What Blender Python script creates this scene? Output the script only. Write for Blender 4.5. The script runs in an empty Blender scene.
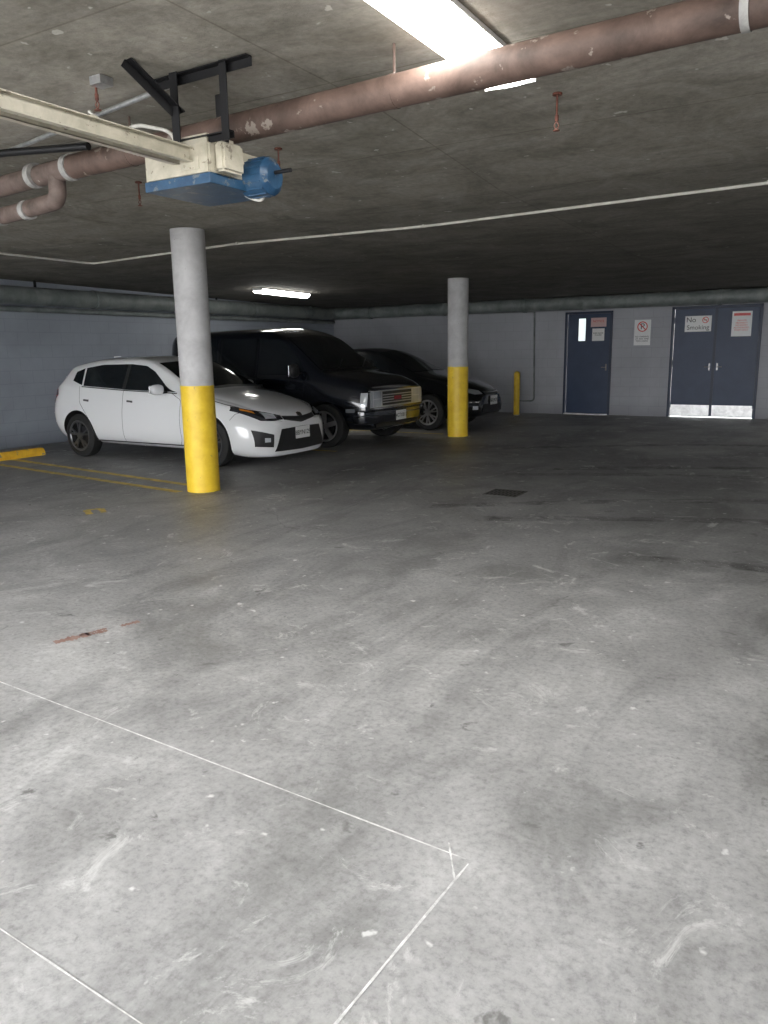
import bpy, bmesh, math, random
from mathutils import Vector, Matrix
from mathutils.bvhtree import BVHTree
random.seed(3)
scene=bpy.context.scene
COL=bpy.context.collection

# ------------------------------------------------------------ materials
def mat(name, col=(.5,.5,.5), rough=.6, metal=0.0, coat=0.0, emis=None, es=0.0, spec=None):
    m=bpy.data.materials.new(name); m.use_nodes=True
    b=m.node_tree.nodes["Principled BSDF"]
    b.inputs["Base Color"].default_value=(*col,1); b.inputs["Roughness"].default_value=rough
    b.inputs["Metallic"].default_value=metal; b.inputs["Coat Weight"].default_value=coat
    b.inputs["Coat Roughness"].default_value=.04
    if spec is not None: b.inputs["Specular IOR Level"].default_value=spec
    if emis: b.inputs["Emission Color"].default_value=(*emis,1); b.inputs["Emission Strength"].default_value=es
    return m
def N(m,t,**kw):
    n=m.node_tree.nodes.new(t)
    for k,v in kw.items(): setattr(n,k,v)
    return n
def L(m,a,b): m.node_tree.links.new(a,b)
def noise(m,vec,scale,detail=6,rough=.6,dist=0):
    n=N(m,"ShaderNodeTexNoise"); n.inputs["Scale"].default_value=scale; n.inputs["Detail"].default_value=detail
    n.inputs["Roughness"].default_value=rough; n.inputs["Distortion"].default_value=dist
    L(m,vec,n.inputs["Vector"]); return n.outputs["Fac"]
def ramp(m,fac,stops):
    r=N(m,"ShaderNodeValToRGB"); e=r.color_ramp.elements
    while len(e)<len(stops): e.new(.5)
    for i,(p,c) in enumerate(stops):
        e[i].position=p; e[i].color=(*c,1) if len(c)==3 else c
    L(m,fac,r.inputs["Fac"]); return r.outputs["Color"]
def mix(m,a,b,fac,mode='MIX'):
    n=N(m,"ShaderNodeMix",data_type='RGBA',blend_type=mode)
    if isinstance(fac,(int,float)): n.inputs[0].default_value=fac
    else: L(m,fac,n.inputs[0])
    for s,v in ((6,a),(7,b)):
        if isinstance(v,tuple): n.inputs[s].default_value=(*v,1)
        else: L(m,v,n.inputs[s])
    return n.outputs[2]
def pos(m,scale=(1,1,1),off=(0,0,0)):
    g=N(m,"ShaderNodeNewGeometry"); mp=N(m,"ShaderNodeMapping"); mp.inputs["Scale"].default_value=scale; mp.inputs["Location"].default_value=off
    L(m,g.outputs["Position"],mp.inputs["Vector"]); return mp.outputs["Vector"]
def bump(m,h,strength=.3,dist=.01):
    b=N(m,"ShaderNodeBump"); b.inputs["Strength"].default_value=strength; b.inputs["Distance"].default_value=dist
    L(m,h,b.inputs["Height"]); L(m,b.outputs["Normal"],m.node_tree.nodes["Principled BSDF"].inputs["Normal"])
def setc(m,c): L(m,c,m.node_tree.nodes["Principled BSDF"].inputs["Base Color"])
def setr(m,c): L(m,c,m.node_tree.nodes["Principled BSDF"].inputs["Roughness"])
def g(v): return (v,v,v)

def floor_mat():
    m=mat("concrete_floor",rough=.55); v=pos(m)
    big=noise(m,v,.45,6,.65,.6); mid=noise(m,v,2.0,10,.72,.5); fine=noise(m,v,38,5,.75); st=noise(m,pos(m,(1,.4,1),(5,2,0)),1.1,8,.72,1.5)
    c=ramp(m,mid,[(.30,(.29,.288,.283)),(.45,(.40,.398,.394)),(.56,(.46,.458,.455)),(.70,(.58,.578,.574))])
    c=mix(m,c,ramp(m,big,[(.36,g(.68)),(.60,g(1.0))]),.75,'MULTIPLY')
    c=mix(m,c,ramp(m,st,[(.38,g(.52)),(.52,g(1))]),.55,'MULTIPLY')
    c=mix(m,c,ramp(m,fine,[(.32,g(.62)),(.5,g(1)),(.7,g(1.2))]),.8,'MULTIPLY')
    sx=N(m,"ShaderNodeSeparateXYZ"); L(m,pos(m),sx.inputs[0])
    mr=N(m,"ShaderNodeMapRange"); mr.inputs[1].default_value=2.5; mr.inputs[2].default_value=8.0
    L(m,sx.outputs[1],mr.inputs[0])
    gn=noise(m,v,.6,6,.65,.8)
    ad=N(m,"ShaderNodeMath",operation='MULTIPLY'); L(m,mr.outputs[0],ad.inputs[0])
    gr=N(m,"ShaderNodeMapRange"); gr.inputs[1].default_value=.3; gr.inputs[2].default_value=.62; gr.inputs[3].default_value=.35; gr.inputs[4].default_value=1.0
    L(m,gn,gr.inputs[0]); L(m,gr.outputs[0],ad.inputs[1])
    c=mix(m,c,(.46,.46,.46),ad.outputs[0],'MULTIPLY')  # light falloff with depth painted into the albedo, broken up by dirt mottling
    sp=ramp(m,noise(m,v,14,3,.5),[(.69,g(0)),(.75,g(1))]); c=mix(m,c,(.66,.66,.65),sp)
    sc=ramp(m,noise(m,pos(m,(1,1,1),(3,9,0)),3.1,12,.8,1.0),[(.57,g(0)),(.64,g(.7))]); c=mix(m,c,(.64,.64,.63),sc)
    dk=ramp(m,noise(m,v,7,5,.6,.5),[(.29,g(1)),(.34,g(0))]); c=mix(m,c,(.17,.17,.165),dk)
    # hairline cracks, deeper in the garage only
    nz=N(m,"ShaderNodeTexNoise"); nz.inputs["Scale"].default_value=1.6; nz.inputs["Detail"].default_value=8; L(m,v,nz.inputs["Vector"])
    va=N(m,"ShaderNodeVectorMath",operation='ADD'); L(m,v,va.inputs[0]); L(m,nz.outputs["Color"],va.inputs[1])
    vo=N(m,"ShaderNodeTexVoronoi",feature='DISTANCE_TO_EDGE'); vo.inputs["Scale"].default_value=.32; L(m,va.outputs[0],vo.inputs["Vector"])
    ck=ramp(m,vo.outputs["Distance"],[(0,g(1)),(.0018,g(0))]); msk=ramp(m,noise(m,pos(m,(1,1,1),(7,1,0)),.5,2),[(.48,g(0)),(.56,g(.6))])
    mc=N(m,"ShaderNodeMapRange"); mc.inputs[1].default_value=2.8; mc.inputs[2].default_value=4.5; L(m,sx.outputs[1],mc.inputs[0])
    cm=mix(m,mix(m,ck,msk,1.0,'MULTIPLY'),mc.outputs[0],1.0,'MULTIPLY'); c=mix(m,c,(.12,.12,.115),cm)
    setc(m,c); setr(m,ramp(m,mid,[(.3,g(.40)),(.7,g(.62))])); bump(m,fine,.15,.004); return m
def ceiling_mat():
    m=mat("concrete_ceiling",rough=.9); v=pos(m)
    c=ramp(m,noise(m,v,1.5,9,.7,.8),[(.3,(.215,.20,.165)),(.5,(.34,.315,.27)),(.7,(.46,.43,.38))])
    c=mix(m,c,ramp(m,noise(m,v,22,5,.7),[(.3,g(.72)),(.6,g(1.08))]),.75,'MULTIPLY')
    c=mix(m,c,ramp(m,noise(m,pos(m,(.5,1.6,1)),2.2,8,.7,1.2),[(.36,g(.62)),(.5,g(1))]),.6,'MULTIPLY')
    br=N(m,"ShaderNodeTexBrick"); br.inputs["Scale"].default_value=1; br.inputs["Brick Width"].default_value=2.44; br.inputs["Row Height"].default_value=1.22
    br.inputs["Mortar Size"].default_value=.006; br.offset=0; br.inputs["Color1"].default_value=(1,1,1,1);br.inputs["Color2"].default_value=(.88,.88,.88,1);br.inputs["Mortar"].default_value=(.62,.6,.57,1)
    L(m,v,br.inputs["Vector"]); c=mix(m,c,br.outputs["Color"],.8,'MULTIPLY')
    sp=ramp(m,noise(m,v,9,3,.5),[(.70,g(0)),(.73,g(1))]); c=mix(m,c,(.56,.54,.49),sp)
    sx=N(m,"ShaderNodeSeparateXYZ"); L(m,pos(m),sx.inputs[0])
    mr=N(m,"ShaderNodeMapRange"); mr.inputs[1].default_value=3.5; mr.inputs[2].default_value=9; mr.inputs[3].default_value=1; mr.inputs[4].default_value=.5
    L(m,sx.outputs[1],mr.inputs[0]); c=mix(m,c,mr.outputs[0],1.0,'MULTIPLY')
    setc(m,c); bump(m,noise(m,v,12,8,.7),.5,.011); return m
def wall_mat(name,base,axis):
    m=mat(name,rough=.75); v=pos(m)
    sx=N(m,"ShaderNodeSeparateXYZ"); L(m,v,sx.inputs[0]); cb=N(m,"ShaderNodeCombineXYZ")
    L(m,sx.outputs[0 if axis=='x' else 1],cb.inputs[0]); L(m,sx.outputs[2],cb.inputs[1])
    br=N(m,"ShaderNodeTexBrick"); br.inputs["Scale"].default_value=1; br.inputs["Brick Width"].default_value=.406; br.inputs["Row Height"].default_value=.203
    br.inputs["Mortar Size"].default_value=.006; br.inputs["Mortar Smooth"].default_value=.5
    br.inputs["Color1"].default_value=(1,1,1,1);br.inputs["Color2"].default_value=(.97,.97,.97,1);br.inputs["Mortar"].default_value=(.8,.8,.8,1)
    L(m,cb.outputs[0],br.inputs["Vector"])
    c=mix(m,base,br.outputs["Color"],.7,'MULTIPLY')
    c=mix(m,c,ramp(m,noise(m,v,.9,6,.6,.4),[(.3,g(.75)),(.65,g(1.05))]),.7,'MULTIPLY')
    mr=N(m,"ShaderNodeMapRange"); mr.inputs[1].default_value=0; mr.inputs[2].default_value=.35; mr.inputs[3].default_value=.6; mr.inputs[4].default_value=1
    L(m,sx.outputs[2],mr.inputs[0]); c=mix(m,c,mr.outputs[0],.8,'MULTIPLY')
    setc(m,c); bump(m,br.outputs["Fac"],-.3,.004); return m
def mottled(name,a,b,scale=6,rough=.6,metal=0,bm=.2,lo=.35,hi=.65,c3=None,p3=.7):
    m=mat(name,rough=rough,metal=metal); v=pos(m); n=noise(m,v,scale,7,.65,.3)
    c=ramp(m,n,[(lo,a),(hi,b)])
    if c3: c=mix(m,c,c3,ramp(m,noise(m,v,scale*2.3,4,.6),[(p3,g(0)),(p3+.03,g(1))]))
    setc(m,c); bump(m,n,bm,.004); return m
M={}
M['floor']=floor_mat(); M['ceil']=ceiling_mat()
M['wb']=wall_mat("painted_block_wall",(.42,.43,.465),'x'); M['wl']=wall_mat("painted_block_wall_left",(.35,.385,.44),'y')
M['slab']=mottled("exterior_concrete",(.35,.35,.33),(.5,.49,.46),1.5,.8)
M['colw']=mottled("pillar_grey_paint",(.44,.435,.44),(.58,.575,.58),5,.6,c3=(.34,.33,.32))
M['coly']=mottled("pillar_yellow_paint",(.80,.52,.03),(.93,.66,.05),7,.45,c3=(.55,.38,.08),p3=.68)
M['yel']=mottled("curb_yellow_paint",(.75,.42,.03),(.92,.58,.04),6,.6,c3=(.3,.25,.2),p3=.62)
M['yline']=mottled("worn_yellow_line_paint",(.34,.28,.12),(.80,.60,.14),7,.7,lo=.3,hi=.6)
M['pipe']=mottled("rusty_pipe_paint",(.05,.031,.024),(.165,.108,.088),4.5,.65,c3=(.26,.22,.19),p3=.62,bm=.5,lo=.3,hi=.66)
M['pipe2']=mottled("iron_pipe",(.09,.066,.055),(.20,.148,.13),7,.6,c3=(.32,.29,.27),p3=.68)
M['band']=mottled("coupling_band",(.27,.265,.26),(.44,.43,.41),20,.4)
M['duct']=mottled("grey_painted_duct",(.13,.15,.15),(.26,.285,.275),3,.42)
M['white']=mottled("white_conduit_paint",(.50,.49,.45),(.70,.68,.63),8,.5)
M['zinc']=mottled("galvanised_conduit",(.45,.46,.47),(.65,.66,.67),20,.35,.8)
M['blackm']=mat("black_steel",(.02,.02,.022),.45,.6)
M['rust']=mottled("rust_red_sprinkler",(.12,.04,.03),(.24,.09,.06),20,.6)
M['cream']=mottled("cream_enamel",(.36,.335,.26),(.54,.50,.41),8,.4,c3=(.22,.19,.15),p3=.62)
M['blue']=mottled("blue_enamel",(.012,.045,.10),(.028,.085,.165),8,.35,c3=(.12,.14,.16),p3=.60)
M['navy']=mottled("navy_door_paint",(.014,.032,.080),(.021,.043,.098),3,.45)
M['frame']=mat("navy_frame_paint",(.010,.022,.055),.45)
M['steel']=mottled("brushed_kickplate",(.55,.55,.55),(.8,.8,.8),9,.35,.7)
M['chrome']=mat("chrome",(.75,.75,.76),.12,1)
M['signw']=mat("sign_white",(.78,.78,.78),.4); M['signr']=mat("sign_red",(.6,.04,.04),.4); M['signk']=mat("sign_black",(.03,.03,.03),.5)
M['pink']=mat("notice_pink_paper",(.66,.45,.45),.6)
M['winl']=mat("lit_wired_glass",(.6,.68,.68),.2,emis=(.85,.95,.95),es=1.0)
M['tube']=mat("fluorescent_lens",(.9,.9,.9),.4,emis=(1,.98,.93),es=26)
M['lampb']=mat("fixture_housing",(.75,.75,.73),.4)
M['grate']=mat("cast_iron_grate",(.09,.086,.08),.6,.3)
M['pit']=mat("drain_pit",(.008,.008,.008),.9)
M['chalk']=mottled("chalky_joint_filler",(.50,.50,.49),(.86,.86,.85),25,.8)
M['stain']=mottled("red_paint_stain",(.30,.17,.14),(.42,.30,.26),9,.6)
M['wpaint']=mat("white_car_paint",(.82,.83,.84),.25,0,1)
M['npaint']=mat("navy_van_paint",(.005,.007,.012),.22,0,1)
M['kpaint']=mat("black_car_paint",(.006,.007,.009),.18,0,1)
M['dark']=mat("wheel_well_black",(.006,.006,.006),.9)
M['glass']=mat("tinted_car_glass",(.010,.013,.016),.05,spec=.6)
M['glass2']=mat("windscreen_glass",(.014,.018,.021),.06,spec=.6)
M['trim']=mat("black_plastic",(.015,.015,.016),.5)
M['gap']=mat("panel_gap",(.08,.08,.08),.8)
M['gapd']=mat("panel_gap_dark",(.003,.003,.004),.8)
M['rubber']=mat("tyre_rubber",(.015,.015,.015),.75)
M['alloyd']=mat("dark_alloy",(.07,.07,.075),.35,.8)
M['alloy']=mat("silver_alloy",(.58,.58,.59),.32,.8)
M['alloyw']=mat("grey_alloy",(.16,.16,.165),.3,.8)
M['lens']=mat("headlamp_lens",(.58,.61,.64),.08,.2,1)
M['lensd']=mat("headlamp_dark",(.03,.03,.035),.08,0,1)
M['amber']=mat("amber_lens",(.75,.25,.02),.15,0,1)
M['redl']=mat("tail_lamp_red",(.35,.01,.01),.12,0,1)
M['grey']=mat("bumper_grey_plastic",(.10,.11,.12),.5)
m=mat("tyre_scuff",(.05,.05,.05),.6); v=pos(m); f_=ramp(m,noise(m,v,3.5,8,.75,.6),[(.42,g(0)),(.68,g(.45))])
L(m,f_,m.node_tree.nodes["Principled BSDF"].inputs["Alpha"]); M['scuff']=m

# ------------------------------------------------------------ geometry helpers
def link(o,parent=None):
    COL.objects.link(o)
    if parent: o.parent=parent; o.matrix_parent_inverse=Matrix.Translation(-Vector(parent.location))
    return o
def group(name,loc=(0,0,0)):
    e=bpy.data.objects.new(name,None); e.location=loc; e.empty_display_size=.2; COL.objects.link(e); return e
def from_bm(name,bm,mats,parent=None,smooth=False,angle=35):
    me=bpy.data.meshes.new(name); bm.normal_update(); bm.to_mesh(me); bm.free()
    for m_ in (mats if isinstance(mats,list) else [mats]): me.materials.append(m_)
    if smooth:
        for p in me.polygons: p.use_smooth=True
        me.set_sharp_from_angle(angle=math.radians(angle))
    return link(bpy.data.objects.new(name,me),parent)
def bm_box(bm,c,s,rot=None,mi=0):
    r=bmesh.ops.create_cube(bm,size=1); vs=r['verts']
    bmesh.ops.scale(bm,vec=s,verts=vs)
    if rot is not None: bmesh.ops.transform(bm,matrix=rot,verts=vs)
    bmesh.ops.translate(bm,vec=c,verts=vs)
    for f in {f for v in vs for f in v.link_faces}: f.material_index=mi
    return vs
def box(name,c,s,m_,parent=None,rot=None,bev=0):
    bm=bmesh.new(); bm_box(bm,(0,0,0),s,None)
    if bev: bmesh.ops.bevel(bm,geom=bm.edges[:],offset=bev,segments=2,affect='EDGES',profile=.5)
    if rot is not None: bmesh.ops.transform(bm,matrix=rot,verts=bm.verts[:])
    bmesh.ops.translate(bm,vec=c,verts=bm.verts[:])
    return from_bm(name,bm,m_,parent)
def bm_cyl(bm,a,b,r,r2=None,seg=20,mi=0,caps=True):
    a=Vector(a);b=Vector(b);d=b-a
    res=bmesh.ops.create_cone(bm,cap_ends=caps,segments=seg,radius1=r,radius2=r if r2 is None else r2,depth=d.length)
    q=d.to_track_quat('Z','Y').to_matrix().to_4x4()
    bmesh.ops.transform(bm,matrix=Matrix.Translation((a+b)/2)@q,verts=res['verts'])
    for f in {f for v in res['verts'] for f in v.link_faces}: f.material_index=mi
def cyl(name,a,b,r,m_,parent=None,seg=24,r2=None):
    bm=bmesh.new(); bm_cyl(bm,a,b,r,r2,seg); return from_bm(name,bm,m_,parent,True)
def tube(name,pts,r,m_,parent=None,bend=.08,res=10):
    P=[Vector(p) for p in pts]; path=[P[0]]
    for i in range(1,len(P)-1):
        a=(P[i-1]-P[i]); b=(P[i+1]-P[i]); d=min(bend,a.length*.45,b.length*.45)
        p0=P[i]+a.normalized()*d; p2=P[i]+b.normalized()*d
        for k in range(7):
            t=k/6; path.append(p0*(1-t)**2+P[i]*2*t*(1-t)+p2*t*t)
    path.append(P[-1]); bm=bmesh.new(); rings=[]
    tprev=(path[1]-path[0]).normalized(); n=tprev.orthogonal().normalized()
    seg=max(10,res*2)
    for i,p in enumerate(path):
        t=(path[min(i+1,len(path)-1)]-path[max(i-1,0)]).normalized()
        n=(n-t*n.dot(t)).normalized(); bb=t.cross(n)
        rings.append([bm.verts.new(p+r*(n*math.cos(2*math.pi*k/seg)+bb*math.sin(2*math.pi*k/seg))) for k in range(seg)])
    for i in range(len(rings)-1):
        for k in range(seg): bm.faces.new((rings[i][k],rings[i][(k+1)%seg],rings[i+1][(k+1)%seg],rings[i+1][k]))
    bm.faces.new(rings[0][::-1]); bm.faces.new(rings[-1])
    bmesh.ops.recalc_face_normals(bm,faces=bm.faces[:])
    return from_bm(name,bm,m_,parent,True)
def lathe_y(bm,prof,seg=48,mi=0,c=(0,0,0)):
    rings=[]
    for y,r in prof:
        rings.append([bm.verts.new((c[0]+r*math.cos(2*math.pi*k/seg),c[1]+y,c[2]+r*math.sin(2*math.pi*k/seg))) for k in range(seg)])
    for i in range(len(rings)-1):
        for k in range(seg):
            f=bm.faces.new((rings[i][k],rings[i][(k+1)%seg],rings[i+1][(k+1)%seg],rings[i+1][k])); f.material_index=mi
def text(name,body,c,size,m_,parent,ext=.001):
    cu=bpy.data.curves.new(name,'FONT'); cu.body=body; cu.size=size; cu.align_x='CENTER'; cu.align_y='CENTER'; cu.extrude=ext
    cu.materials.append(m_); o=bpy.data.objects.new(name,cu); COL.objects.link(o)
    bpy.context.view_layer.update()
    me=bpy.data.meshes.new_from_object(o.evaluated_get(bpy.context.evaluated_depsgraph_get())); bpy.data.objects.remove(o)
    me.transform(Matrix.Translation(c)@Matrix.Rotation(math.radians(90),4,'X'))
    if not me.materials: me.materials.append(m_)
    return link(bpy.data.objects.new(name,me),parent)

# ------------------------------------------------------------ camera
F=769.0; PT=math.atan(160/769); RL=math.atan(61/3696); PHI=math.radians(30.5); H=1.42
sp,cp=math.sin(PT),math.cos(PT); sr,cr=math.sin(RL),math.cos(RL)
Rz=Matrix.Rotation(PHI,3,'Z')
rt=Rz@Vector((cr,-sr*sp,-sr*cp)); up=Rz@Vector((sr,cr*sp,cr*cp)); fw=Rz@Vector((0,cp,-sp))
cd=bpy.data.cameras.new("camera"); cam=bpy.data.objects.new("camera",cd); COL.objects.link(cam)
mw=Matrix.Identity(4)
for i in range(3): mw[i][0]=rt[i]; mw[i][1]=up[i]; mw[i][2]=-fw[i]
mw.translation=(0,0,H); cam.matrix_world=mw
cd.sensor_fit='VERTICAL'; cd.sensor_height=24; cd.lens=24*F/1024; cd.clip_start=.05; cd.clip_end=200
scene.camera=cam

# ------------------------------------------------------------ room
CP=[(-4,2.80),(4.1,2.80),(6.0,2.65),(11.9,2.575),(17.4,2.51)]
def cz(y):
    for (a,za),(b,zb) in zip(CP,CP[1:]):
        if y<=b: return za+(zb-za)*(y-a)/(b-a)
    return CP[-1][1]
XL,XR,YB,YF=-11.4,7.0,16.95,-1.7
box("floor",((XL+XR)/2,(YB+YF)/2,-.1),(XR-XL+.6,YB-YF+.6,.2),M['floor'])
bm=bmesh.new(); x0,x1=XL-.3,XR+.3
ys=[YF-.3,4.1,6.0,11.9,YB+.3]
lo=[(bm.verts.new((x0,y,cz(y))),bm.verts.new((x1,y,cz(y)))) for y in ys]; hi=[(bm.verts.new((x0,y,3.15)),bm.verts.new((x1,y,3.15))) for y in ys]
for i in range(len(ys)-1):
    bm.faces.new((lo[i][0],lo[i][1],lo[i+1][1],lo[i+1][0])); bm.faces.new((hi[i][0],hi[i+1][0],hi[i+1][1],hi[i][1]))
    bm.faces.new((lo[i][0],lo[i+1][0],hi[i+1][0],hi[i][0])); bm.faces.new((lo[i][1],hi[i][1],hi[i+1][1],lo[i+1][1]))
bm.faces.new((lo[0][0],hi[0][0],hi[0][1],lo[0][1])); bm.faces.new((lo[-1][0],lo[-1][1],hi[-1][1],hi[-1][0]))
bmesh.ops.recalc_face_normals(bm,faces=bm.faces[:])
from_bm("ceiling",bm,M['ceil'])
box("wall_left",(XL-.1,(YB+YF)/2,1.42),(.2,YB-YF+.4,2.84),M['wl'])
box("wall_right",(XR+.1,(YB+YF)/2,1.42),(.2,YB-YF+.4,2.84),M['wl'])
D1=(-5.30,-4.27,2.20); D2=(-3.08,-1.40,2.22)
bm=bmesh.new()
def wb(xa,xb,za,zb): bm_box(bm,((xa+xb)/2,YB+.1,(za+zb)/2),(xb-xa,.2,zb-za))
wb(XL-.2,D1[0],0,2.56); wb(D1[0],D1[1],D1[2],2.56); wb(D1[1],D2[0],0,2.56); wb(D2[0],D2[1],D2[2],2.56); wb(D2[1],XR+.2,0,2.56)
from_bm("wall_back",bm,M['wb'])
bm=bmesh.new()
OA,OB=-9.0,3.2
for xa,xb,za,zb in [(XL-.2,OA,0,2.84),(OB,XR+.2,0,2.84),(OA,OB,2.55,2.84)]:
    bm_box(bm,((xa+xb)/2,YF-.1,(za+zb)/2),(xb-xa,.2,zb-za))
from_bm("wall_front",bm,M['wl'])
box("ground",(-2,-12.1,-.12),(30,20,.2),M['slab'])

def door_leaf(p,name,xa,xb,h,hand):
    y=YB+.05
    box(name,((xa+xb)/2,y,h/2+.01),(xb-xa-.012,.045,h-.02),M['navy'],p,bev=.003)
    hx=xa+.07 if hand<0 else xb-.07
    box(name+"_lock_plate",(hx,y-.026,1.02),(.03,.008,.14),M['alloyw'],p)
    bm=bmesh.new(); bm_cyl(bm,(hx,y-.02,1.02),(hx,y-.075,1.02),.009); bm_cyl(bm,(hx,y-.07,1.02),(hx+.09*(1 if hand<0 else -1),y-.07,1.02),.008)
    from_bm(name+"_handle",bm,M['alloyw'],p,True)
    hg=xb-.01 if hand<0 else xa+.01
    bm=bmesh.new()
    for z in (.25,1.1,1.95): bm_cyl(bm,(hg,y-.028,z-.055),(hg,y-.028,z+.055),.010,seg=10)
    from_bm(name+"_hinges",bm,M['navy'],p,True)
def frame(p,D):
    xa,xb,h=D; w=.05
    for n,c,s in [("frame_left",(xa+w/2,YB+.04,h/2),(w,.14,h)),("frame_right",(xb-w/2,YB+.04,h/2),(w,.14,h)),("frame_head",((xa+xb)/2,YB+.04,h-w/2),(xb-xa,.14,w))]:
        box(n,c,s,M['frame'],p,bev=.004)
d1=group("door_1",(-4.8,YB,0)); frame(d1,D1); door_leaf(d1,"leaf",D1[0]+.05,D1[1]-.05,2.15,1)
box("vision_glass",(-4.93,YB+.022,1.82),(.15,.01,.47),M['winl'],d1)
bm=bmesh.new()
for dx in (-.085,.085): bm_box(bm,(-4.93+dx,YB+.02,1.82),(.02,.016,.51))
for dz in (-.245,.245): bm_box(bm,(-4.93,YB+.02,1.82+dz),(.17,.016,.02))
from_bm("vision_frame",bm,M['frame'],d1)
box("threshold",(-4.785,YB-.02,.012),(.95,.12,.024),M['steel'],d1)
d2=group("door_2",(-2.24,YB,0)); frame(d2,D2)
door_leaf(d2,"leaf_left",D2[0]+.05,-2.245,2.17,1); door_leaf(d2,"leaf_right",-2.235,D2[1]-.05,2.17,-1)
for n,xa,xb in (("kick_plate_left",-3.02,-2.26),("kick_plate_right",-2.22,-1.46)):
    box(n,((xa+xb)/2,YB+.024,.14),(xb-xa,.006,.22),M['steel'],d2)
box("astragal",(-2.24,YB+.02,1.1),(.05,.012,2.15),M['frame'],d2)

def ring(bm,c,r,w,mi,y):
    seg=32; a=[];b=[]
    for k in range(seg):
        t=2*math.pi*k/seg
        a.append(bm.verts.new((c[0]+r*math.cos(t),y,c[1]+r*math.sin(t)))); b.append(bm.verts.new((c[0]+(r-w)*math.cos(t),y,c[1]+(r-w)*math.sin(t))))
    for k in range(seg):
        f=bm.faces.new((a[k],a[(k+1)%seg],b[(k+1)%seg],b[k])); f.material_index=mi
def slash(bm,c,r,w,mi,y):
    bm_box(bm,(c[0],y,c[1]),(2*r-w,.001,w),Matrix.Rotation(math.radians(45),4,'Y'),mi)
YS=YB+.024
s=group("no_smoking_sign",(-2.57,YB,1.87))
box("plate",(-2.575,YS,1.875),(.50,.006,.31),M['signw'],s,bev=.001)
text("lettering_top","No",(-2.71,YS-.005,1.95),.14,M['signk'],s,.003); text("lettering_bottom","Smoking",(-2.575,YS-.005,1.80),.125,M['signk'],s,.003)
bm=bmesh.new(); ring(bm,(-2.44,1.945),.062,.014,0,YS-.005); slash(bm,(-2.44,1.945),.062,.013,0,YS-.005); bm_box(bm,(-2.445,YS-.0045,1.945),(.07,.001,.012),None,1)
from_bm("prohibition_symbol",bm,[M['signr'],M['signk']],s)
s=group("warning_notice",(-1.77,YB,1.85))
box("plate",(-1.77,YS,1.85),(.36,.006,.48),M['signw'],s,bev=.001)
box("header",(-1.77,YS-.004,2.03),(.30,.003,.05),M['signr'],s)
text("body_text","PRIVATE\nPROPERTY\nNO ENTRY\nAUTHORIZED\nSTAFF ONLY",(-1.77,YS-.005,1.82),.045,M['signr'],s)
s=group("no_parking_sign",(-3.65,YB,1.73))
box("plate",(-3.655,YB-.006,1.73),(.33,.008,.52),M['signw'],s,bev=.002)
bm=bmesh.new(); ring(bm,(-3.655,1.85),.105,.02,0,YB-.0125); slash(bm,(-3.655,1.85),.105,.02,0,YB-.0125)
from_bm("prohibition_symbol",bm,M['signr'],s)
text("letter_p","P",(-3.655,YB-.0115,1.85),.17,M['signk'],s)
text("body_text","NO PARKING\nAT ANY TIME\nTOW AWAY",(-3.655,YB-.012,1.60),.045,M['signk'],s)
s=group("door_notice",(-4.58,YB,1.8))
box("upper_sheet",(-4.58,YS,1.97),(.33,.004,.19),M['pink'],s); box("lower_sheet",(-4.58,YS,1.71),(.26,.004,.26),M['signw'],s)
text("upper_text","NOTICE",(-4.58,YS-.004,1.99),.065,M['signr'],s); text("lower_text","KEEP DOOR\nCLOSED",(-4.58,YS-.004,1.72),.04,M['signk'],s)

s=group("electrical_conduit",(-6,YB-.03,1.2))
tube("wall_run",[(-6.0,YB-.03,2.25),(-5.97,YB-.03,.28),(-6.35,YB-.03,.28)],.02,M['duct'],s)
box("junction_box",(-6.4,YB-.03,.30),(.10,.06,.14),M['duct'],s,bev=.004)
def bollard(x,y):
    s=group("bollard",(x,y,0)); bm=bmesh.new(); 
    prof=[(0,.065),(.90,.065),(.935,.055),(.955,.03),(.96,.001)]
    rings=[[bm.verts.new((x+r*math.cos(k*math.pi/12),y+r*math.sin(k*math.pi/12),z)) for k in range(24)] for z,r in prof]
    for i in range(len(rings)-1):
        for k in range(24): bm.faces.new((rings[i][k],rings[i][(k+1)%24],rings[i+1][(k+1)%24],rings[i+1][k]))
    from_bm("post",bm,M['coly'],s,True); cyl("base_collar",(x,y,0),(x,y,.02),.085,M['floor'],s)
bollard(-6.11,16.2)

def pillar(x,y,r,zy):
    s=group("concrete_pillar",(x,y,0)); h=cz(y)
    cyl("painted_base",(x,y,0),(x,y,zy),r+.003,M['coly'],s,48)
    cyl("shaft",(x,y,zy),(x,y,h),r,M['colw'],s,48)
    bm=bmesh.new()
    for k in range(4):
        z=zy+.2+k*.3; bm_cyl(bm,(x,y,z),(x,y,z+.004),r+.0015,seg=48)
    from_bm("form_seams",bm,M['colw'],s,True)
pillar(-5.79,6.03,.170,1.11); pillar(-5.54,11.92,.170,1.16)

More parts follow.
